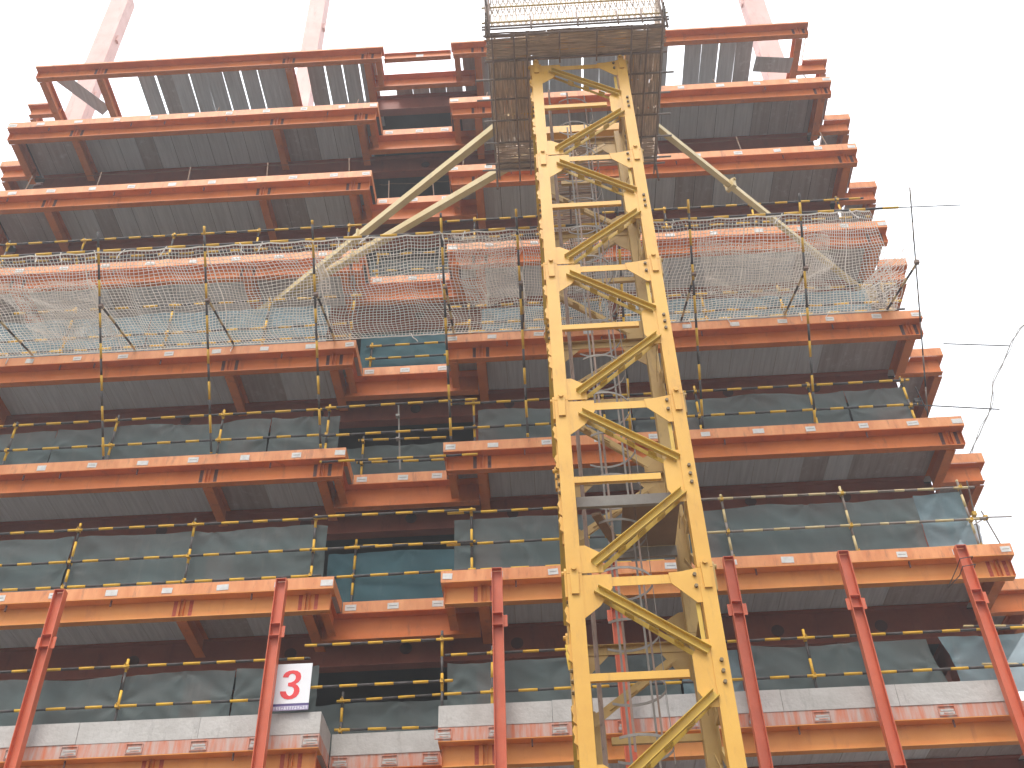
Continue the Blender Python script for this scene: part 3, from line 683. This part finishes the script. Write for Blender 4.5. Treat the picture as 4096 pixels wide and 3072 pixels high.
for s_i in range(0, 7):
    z0 = ZJ0 + s_i * SEC; z1 = z0 + SEC
    sec = bpy.data.objects.new('mast_section', None); COL.objects.link(sec); sec.parent = crane
    for (lx, ly) in ((MX0, MY0), (MX1 - LW, MY0), (MX0, MY1 - LW), (MX1 - LW, MY1 - LW)):
        part('leg', MB().box(lx, lx + LW, ly, ly + LW, z0 + .001, z1 - .004), 'mast' if ly == MY0 else 'mast_shaded', sec)
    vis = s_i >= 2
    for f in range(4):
        PM, DM = ('mast', 'mast_diag') if f in (0, 3) else ('mast_shaded', 'mast_shaded')
        hw = HW if f in (0, 2) else HS; iw = hw - LW
        zm = z0 + SEC * .505
        nr = NR[f]; tan = F(f, 1, 0, 0) - F(f, 0, 0, 0)
        # joint bar under the top of the section, mid bar
        m = MB(); m.bar(F(f, -iw, -.03, z1 - .13), F(f, iw, -.03, z1 - .13), .008, .125, nr.cross(tan)); m.bar(F(f, -iw, -.065, z1 - .072), F(f, iw, -.065, z1 - .072), .06, .007, (0, 0, 1))
        part('horizontal_brace', m, PM, sec)
        m = MB(); m.bar(F(f, -iw, -.03, zm), F(f, iw - .28, -.03, zm), .05, .095, (0, 0, 1)); part('horizontal_brace', m, PM, sec)
        # diagonals meeting at the right-hand middle node
        m = MB(); chan(m, F(f, -iw + .16, -.012, z1 - .24), F(f, iw - .02, -.012, zm + .26), nr); part('diagonal_brace', m, DM, sec)
        m = MB(); chan(m, F(f, -iw + .16, -.012, z0 + .12), F(f, iw - .02, -.012, zm - .26), nr); part('diagonal_brace', m, DM, sec)
        # battens under the diagonals
        for (a, b) in (((-iw + .16, z1 - .24), (iw - .02, zm + .26)), ((-iw + .16, z0 + .12), (iw - .02, zm - .26))):
            for s in (.3, .52, .74):
                u = a[0] + (b[0] - a[0]) * s; z = a[1] + (b[1] - a[1]) * s
                m = MB(); m.bar(F(f, u - .05, -.075, z - .075 - .05 * (b[1] - a[1]) / (b[0] - a[0])), F(f, u + .05, -.075, z - .075 + .05 * (b[1] - a[1]) / (b[0] - a[0])), .10, .012); 
                if f == 0 or f == 2: part('batten', m, DM, sec)
            m = MB(); d = Vector(F(f, b[0], 0, b[1])) - Vector(F(f, a[0], 0, a[1])); 
            m.bar(F(f, a[0] + .05, -.10, a[1] - .07), F(f, b[0] - .05, -.10, b[1] - .07), .008, .06); part('diagonal_brace', m, DM, sec)
        # gusset plates
        g_ = lambda pts: MB().poly([F(f, u, -.022, z) for u, z in pts], nr, .009)
        part('gusset_plate', g_([(-iw, z1 - .62), (-iw, z1 - .03), (-iw + .36, z1 - .03), (-iw + .36, z1 - .22), (-iw + .2, z1 - .46)]), PM, sec)
        part('gusset_plate', g_([(-iw, z0 + .001), (-iw, z0 + .40), (-iw + .07, z0 + .40), (-iw + .27, z0 + .27), (-iw + .27, z0 + .001)]), PM, sec)
        part('gusset_plate', g_([(iw, zm - .42), (iw - .10, zm - .42), (iw - .22, zm - .22), (iw - .22, zm + .22), (iw - .10, zm + .42), (iw, zm + .42)]), PM, sec)
        part('gusset_plate', g_([(iw, z1 - .48), (iw - .06, z1 - .48), (iw - .34, z1 - .20), (iw - .36, z1 - .05), (iw - .2, z1 - .04), (iw, z1 - .0)]), PM, sec)
        if vis:
            m = MB(); m.bar(F(f, iw - .055, -.06, zm + .4), F(f, iw - .055, -.06, z1 - .46), .05, .008, nr); part('batten', m, DM, sec)
            for s in (-1, 1):     # pin lugs over the joint on both legs
                c = s * (hw - LW / 2)
                m = MB(); m.poly([F(f, c - .045, .001, z1 - .30), F(f, c + .045, .001, z1 - .30), F(f, c + .055, .001, z1 + .06), F(f, c + .03, .001, z1 + .11), F(f, c - .03, .001, z1 + .11), F(f, c - .055, .001, z1 + .06)], nr, .028)
                lug = part('pin_lug', m, PM, sec)
            if f == 0 or f == 1 or f == 3:
                m = MB()
                for s in (-1, 1):
                    c = s * (hw - LW / 2); p = F(f, c, .03, z1 + .05); m.tube([p, p + nr * .03], .033, 10)
                part('pin', m, PM, sec)
            c = hw - LW * .45; rz = (math.pi / 2) * f
            for dz in (-.135, 0, .135): inst('bolt', bolt_me, sec, F(f, c, .0005, zm + dz), (0, 0, rz))
            for (u, z) in ((iw - .05, z1 - .10), (iw - .05, z1 - .26)): inst('bolt', bolt_me, sec, F(f, u, -.012, z), (0, 0, rz))
    # climbing lugs on the outer left side
    if vis:
        for zz in (z0 + .75, z0 + 1.0, z0 + 1.75, z0 + 2.25):
            m = MB(); y = MY0 + .03
            m.poly([(MX0 - .0005, y, zz - .12), (MX0 - .045, y, zz - .08), (MX0 - .03, y, zz - .01), (MX0 - .055, y, zz + .06), (MX0 - .03, y, zz + .12), (MX0 - .0005, y, zz + .10)], (0, 1, 0), .05)
            part('climbing_lug', m, 'mast', sec)
        m = MB(); m.box(MX0 - .018, MX0 - .0005, MY0 + .10, MY0 + .16, z0 + .5, z0 + 2.2); part('climbing_lug', m, 'mast', sec)
m = MB(); m.box(-.8, 3.2, -6.7, -2.7, .004, .5); part('foundation_block', m, 'concrete', crane)
# ladder with safety hoops
lad = part('ladder', MB().tube([(.62, -4.95, .6), (.62, -4.95, 20.2)], .022, 6).tube([(.62, -4.55, .6), (.62, -4.55, 20.2)], .022, 6), 'rust', crane)
z = 5.0
while z < 20: 
    m = MB(); m.tube([(.62, -4.94, z), (.62, -4.56, z)], .011, 5); part('rung', m, 'rust', lad); z += .3
z = 7.0; hoops = []
while z < 20:
    m = MB(); n_ = 16; pts = []
    for k in range(n_ + 1):
        a = math.radians(-125 + 250 * k / n_); pts.append((1.02 + .41 * math.cos(a), -4.75 + .41 * math.sin(a), z))
    for p, q in zip(pts[:-1], pts[1:]): m.bar(p, q, .006, .035)
    part('safety_hoop', m, 'grey_steel' , lad); z += .74
for a in (-100, -50, 0, 50, 100):
    a = math.radians(a); m = MB(); m.bar((1.02 + .402 * math.cos(a), -4.75 + .402 * math.sin(a), 6.8), (1.02 + .402 * math.cos(a), -4.75 + .402 * math.sin(a), 19.8), .03, .006, (math.cos(a), math.sin(a), 0)); part('hoop_strap', m, 'rust' if a < 0 else 'grey_steel', lad)
# resting platform inside the mast
pl = bpy.data.objects.new('rest_platform', None); COL.objects.link(pl); pl.parent = crane
part('bearer', MB().box(MX0 + .2, MX1 - .19, -5.36, -5.30, 10.04, 10.20), 'grey_steel', pl)
part('bearer', MB().box(MX0 + .2, MX1 - .19, -4.1, -4.04, 10.04, 10.20), 'grey_steel', pl)
part('plank', MB().box(1.12, 1.88, -5.298, -4.10, 10.205, 10.235), 'board', pl)
part('plank', MB().bar((.75, -5.2, 10.03), (1.1, -4.3, 10.03), .12, .05), 'board', pl)

# ------------------------------------------------------------------ pale tie braces between mast and building
TB = [((.36, -4.58, 20.58), (-6.9, 1.48, 20.58), 'upper of two long pale braces running from the mast down to the left', .175),
      ((.36, -3.30, 20.58), (-7.3, 1.52, 20.58), 'lower of two long pale braces running from the mast down to the left', .175),
      ((2.08, -4.42, 20.58), (8.1, 1.45, 20.58), 'single pale brace running from the mast down to the right', .14)]
for a, b, lab, w in TB:
    t = root('tie_brace', lab, 'brace', a, 'pale yellow braces tying the mast to the building')
    part('box_tube', MB().bar(a, b, w * .8, w), 'brace', t)
    A = Vector(a); B = Vector(b); d = (B - A).normalized()
    part('end_plate', MB().bar(B, B + d * .03, .42, .42), 'brace', t)
    if a[0] > 1:
        c = A + (B - A) * .40; part('clamp', MB().bar(c - d * .05, c + d * .05, w + .09, w + .09).bar(c - d * .03 + Vector((0, 0, .1)), c + d * .03 + Vector((0, 0, .1)), .03, .3, d), 'brace', t)
    else:
        c = A + (B - A) * .55; part('clamp', MB().bar(c - d * .02, c + d * .02, w + .06, w + .08), 'brace', t)
tc = root('tie_collar', 'yellow collar frame around the mast carrying the pale braces', 'collar frame', (CX, CY, 20.3))
for (x0, x1, y0, y1) in ((MX0 - .28, MX1 + .28, MY0 - .26, MY0 - .03), (MX0 - .28, MX1 + .28, MY1 + .03, MY1 + .26), (MX0 - .28, MX0 - .03, MY0 - .028, MY1 + .028), (MX1 + .03, MX1 + .28, MY0 - .028, MY1 + .028)):
    part('collar_beam', MB().box(x0, x1, y0, y1, 20.48, 20.70), 'mast', tc)

# ------------------------------------------------------------------ bamboo work platform round the mast
PZ = 20.30; PXL, PXR, PYF, PYB = -.475, 2.79, -6.18, -2.94; IXL, IXR, IYF, IYB = .27, 2.12, -5.62, -3.75
bp = root('bamboo_platform', 'brown bamboo mat platform fenced round the top of the crane mast', 'work platform', (CX, CY, PZ))
def mat_panel(x0, x1, y0, y1, z, along, name='floor_mat', dens=.029):
    """woven mat seen from below: wide strips along one direction over cross strips"""
    m = MB(); z = z + R.uniform(-.006, .006)
    if along == 'x':
        k = int((y1 - y0) / dens)
        for i in range(k):
            y = y0 + (i + .5) * (y1 - y0) / k; xa = x0 + R.uniform(-.04, .06); xb = x1 + R.uniform(-.06, .04); nseg = max(2, int((xb - xa) / .35)); w = dens * R.uniform(.46, .62); zz = z + R.uniform(-.01, .01)
            pts = [Vector((xa + (xb - xa) * q / nseg, y + R.uniform(-.006, .006), zz + (.007 if (q + i) % 2 else -.007))) for q in range(nseg + 1)]
            for p, q in zip(pts[:-1], pts[1:]): m.bar(p, q, w * 2, .005)
        for q in range(int((x1 - x0) / .32)):
            x = x0 + .16 + q * .32; m.box(x - .02, x + .02, y0, y1, z + .012, z + .017)
    else:
        k = int((x1 - x0) / dens)
        for i in range(k):
            x = x0 + (i + .5) * (x1 - x0) / k; ya = y0 + R.uniform(-.04, .06); yb = y1 + R.uniform(-.06, .04); nseg = max(2, int((yb - ya) / .35)); w = dens * R.uniform(.46, .62); zz = z + R.uniform(-.01, .01)
            pts = [Vector((x + R.uniform(-.006, .006), ya + (yb - ya) * q / nseg, zz + (.007 if (q + i) % 2 else -.007))) for q in range(nseg + 1)]
            for p, q in zip(pts[:-1], pts[1:]): m.bar(p, q, w * 2, .005)
        for q in range(int((y1 - y0) / .32)):
            y = y0 + .16 + q * .32; m.box(x0, x1, y - .02, y + .02, z + .012, z + .017)
    return part(name, m, 'bamboo_' + along, bp, kind='stuff')
n_ = 3; w = (PXR - PXL) / n_
for k in range(n_): mat_panel(PXL + k * w - .05, PXL + (k + 1) * w + .05, PYF, IYF + .05, PZ + .03 + .02 * (k % 2), 'x')
for (xa, xb) in ((PXL, IXL), (IXR, PXR)):
    for k, (ya, yb) in enumerate(((IYF, -4.95), (-5.0, -4.3), (-4.35, -3.6))): mat_panel(xa, xb, ya, yb, PZ + .05 + .02 * (k % 2), 'y')
for k in range(2): mat_panel(PXL + k * 1.6, PXL + k * 1.6 + 1.65, -3.68, PYB, PZ + .04 + .02 * k, 'x')
# poles under and around
def pol(a, b, r=.026, mm='rust'): part('pole', MB().tube([a, b], r, 8), mm, bp, smooth=True)
for y in (PYF + .04, IYF + .02): pol((PXL - .1, y, PZ - .01), (PXR + .1, y, PZ - .01), .024)
for x in (PXL + .03, PXL + .45, IXL - .06, IXR + .12, PXR - .33, PXR - .02): pol((x + R.uniform(-.05, .05), PYF - .05, PZ - .055), (x, PYB + .1 + R.uniform(-.1, .15), PZ - .055), .016)
for x in (.85, 1.55): pol((x, PYF - .02, PZ - .055), (x, IYF + .1, PZ - .055), .016)
for y in (-5.2, -4.75, -4.25, -3.72, -3.2, -3.05):
    pol((PXL - .2 - R.uniform(0, .12), y, PZ - .012), (IXL + .02, y, PZ - .012), .02, 'pipe'); pol((IXR - .0, y + .05, PZ - .012), (PXR + .2 + R.uniform(0, .12), y + .05, PZ - .012), .02, 'pipe')
# fence panels (open bamboo screens), seen against the sky
def fence(p0, p1, z0, z1, name='fence_mat'):
    m = MB(); p0 = Vector(p0); p1 = Vector(p1); L = (p1 - p0).length; d = (p1 - p0) / L; k = int(L / .052)
    for i in range(k):
        x = (i + .5) * L / k; pts = []; nb = 8
        for q in range(nb + 1):
            p = p0 + d * (x + .017 * math.sin(q * 1.9 + (i % 2) * math.pi) + R.uniform(-.006, .006)); pts.append(Vector((p.x, p.y, z0 + (z1 - z0) * q / nb)))
        for a, b in zip(pts[:-1], pts[1:]): m.bar(a, b, .026 if i % 3 else .032, .004, (d.y, -d.x, 0))
    for q in (0.2, .4, .6, .8): 
        z = z0 + (z1 - z0) * q + R.uniform(-.02, .02); m.bar((p0.x, p0.y - .006, z), (p1.x, p1.y - .006, z), .004, .022)
    part(name, m, 'bamboo2', bp, kind='stuff')
FZ0, FZ1 = PZ + .22, PZ + 1.25
fence((PXL + .03, PYF - .0, 0), (1.15, PYF - .0, 0), FZ0, FZ1); fence((1.18, PYF + .01, 0), (PXR - .02, PYF + .01, 0), FZ0, FZ1)
fence((PXL, PYF + .05, 0), (PXL, PYB, 0), FZ0, FZ1); fence((PXR, PYF + .05, 0), (PXR, PYB, 0), FZ0, FZ1); fence((PXL, PYB, 0), (PXR, PYB, 0), FZ0, FZ1)
for z, mm in ((PZ + .07, 'pipe'), (PZ + .16, 'pipe'), (PZ + .30, 'brace'), (PZ + .85, 'brace'), (PZ + 1.2, 'pipe')):
    pol((PXL - .12, PYF - .05, z), (PXR + .12, PYF - .05, z), .02, mm)
    for x in (PXL - .03, PXR + .03): pol((x, PYF - .25, z + .04), (x, PYB + .2, z + .04), .02, 'pipe')
for x in (PXL - .04, PXL + .02, PXR - .01, PXR + .05): pol((x, PYF - .08, PZ - .25), (x, PYF - .08, PZ + 1.7), .022)
for x in (PXL - .02, PXR + .02): pol((x, PYB, PZ - .5), (x, PYB, PZ + 1.4), .022)
for x in (.33, 1.2, 1.95, 2.4): pol((x, PYF - .09, PZ - .06), (x, PYF - .09, PZ + .4), .016)
# mats hung behind the mast and the walkway to the building
wk = root('bamboo_walkway', 'brown bamboo mat walkway from the mast platform to the building', 'walkway', (1.1, -1.4, 19.8))
m = MB(); x0, x1 = .52, 1.52
k = 62
for i in range(k):
    y = -3.0 + 3.1 * (i + .5) / k; z = 20.36 - .17 * (y + 3.0)
    pts = [Vector((x0 + (x1 - x0) * q / 4 + R.uniform(-.01, .01), y + R.uniform(-.008, .008), z + (.008 if (q + i) % 2 else -.008))) for q in range(5)]
    for a, b in zip(pts[:-1], pts[1:]): m.bar(a, b, .042 * R.uniform(.8, 1.1), .005)
part('mat', m, 'bamboo_x', wk, kind='stuff')
for x in (.56, 1.02, 1.48): part('pole', MB().tube([(x, -3.1, 20.32), (x, .12, 19.76)], .024, 8), 'rust', wk, smooth=True)
for y in (-2.4, -1.6, -.8): part('pole', MB().tube([(x0 - .1, y, 20.29 - .17 * (y + 3)), (x1 + .1, y, 20.29 - .17 * (y + 3))], .02, 8), 'rust', wk, smooth=True)

# ------------------------------------------------------------------ poles and ropes at the right edge, against the sky
def lonely(name, m, mm, lab, cat): return solo(name, m, mm, lab, cat)
lonely('scaffold_tube', MB().tube([(6.9, YO + .02, ZO + .01), (8.78, YO + .02, ZO - .03)], .012, 6), 'blk', 'thin horizontal rod sticking out at the upper right of the net', 'scaffold tube')
lonely('scaffold_tube', MB().tube([(9.18, 1.0, 18.46), (10.66, 1.1, 18.38)], .014, 6), 'blk', 'thin rod reaching right from the recessed end bay, below the net', 'scaffold tube')
lonely('scaffold_tube', MB().tube([(7.9, .9, 16.68), (9.85, 1.1, 16.58)], .014, 6).tube([(8.05, .6, 16.9), (8.2, .8, 16.4)], .014, 6).box(8.0, 8.12, .72, .84, 16.6, 16.7), 'blk', 'thin rod with clamp reaching right, one floor below the net', 'scaffold tube')
m = MB(); P = [(11.6, 1.1, 19.6), (11.22, 1.1, 19.06), (10.62, 1.15, 18.38), (10.0, 1.15, 17.35), (9.62, 1.2, 16.5), (8.95, 1.25, 15.55)]
pts = []
for a, b in zip(P[:-1], P[1:]):
    for k in range(4): pts.append(Vector(a).lerp(Vector(b), k / 4) + Vector((R.uniform(-.02, .02), 0, R.uniform(-.02, .02))))
pts.append(Vector(P[-1])); m.tube(pts, .013, 5).tube([p + Vector((.05 * math.sin(i), .02, 0)) for i, p in enumerate(pts)], .009, 5)
lonely('rope', m, 'grey_steel', 'slack dark rope slanting down against the sky at the right edge', 'rope')
t = root('scaffold_corner', 'thin crossing tubes and clamps at the right corner above the red posts', 'scaffold frame', (8.3, .4, 12.6))
for a, b in (((7.7, .5, 13.5), (8.95, .55, 13.5)), ((8.18, .15, 14.1), (8.30, .9, 12.6)), ((8.45, .6, 13.7), (8.62, .6, 12.65)), ((8.1, .3, 13.2), (8.5, .6, 13.55))):
    part('tube', MB().tube([a, b], .014, 6), 'pipe', t)
for c in ((8.2, .4, 13.5), (8.47, .58, 13.52), (8.3, .9, 12.72)): part('clamp', MB().box(c[0] - .04, c[0] + .04, c[1] - .04, c[1] + .04, c[2] - .04, c[2] + .04), 'coupler', t)
t = root('scaffold_corner', 'thin tubes and a white cloth clamp at the bottom right corner', 'scaffold frame', (8.5, .4, 9.9))
for a, b in (((7.2, .12, 11.02), (8.75, .3, 11.05)), ((8.35, .35, 11.1), (8.6, .7, 9.9)), ((7.3, .12, 10.3), (8.9, .5, 10.42)), ((8.5, .4, 10.6), (8.8, .6, 9.7))):
    part('tube', MB().stripes(a, b, .018, 6, .3, .4), ['brace', 'blk'], t)
part('clamp', MB().box(8.48, 8.56, .38, .46, 10.32, 10.42), 'rust', t)

# ------------------------------------------------------------------ haze
hz = MB().box(-60, 60, -40, 60, -2.2, 45).mesh('haze', ['ground']); hz.materials.clear()
hm = bpy.data.materials.new('haze_air'); hm.use_nodes = True; hn = hm.node_tree; hn.nodes.clear()
ho = hn.nodes.new('ShaderNodeOutputMaterial'); hv = hn.nodes.new('ShaderNodeVolumePrincipled')
hv.inputs['Color'].default_value = (0.93, 0.95, 0.97, 1); hv.inputs['Density'].default_value = 0.0023; hv.inputs['Anisotropy'].default_value = 0.3
hn.links.new(hv.outputs[0], ho.inputs['Volume']); hz.materials.append(hm)
hob = bpy.data.objects.new('haze', hz); COL.objects.link(hob); hob['kind'] = 'stuff'
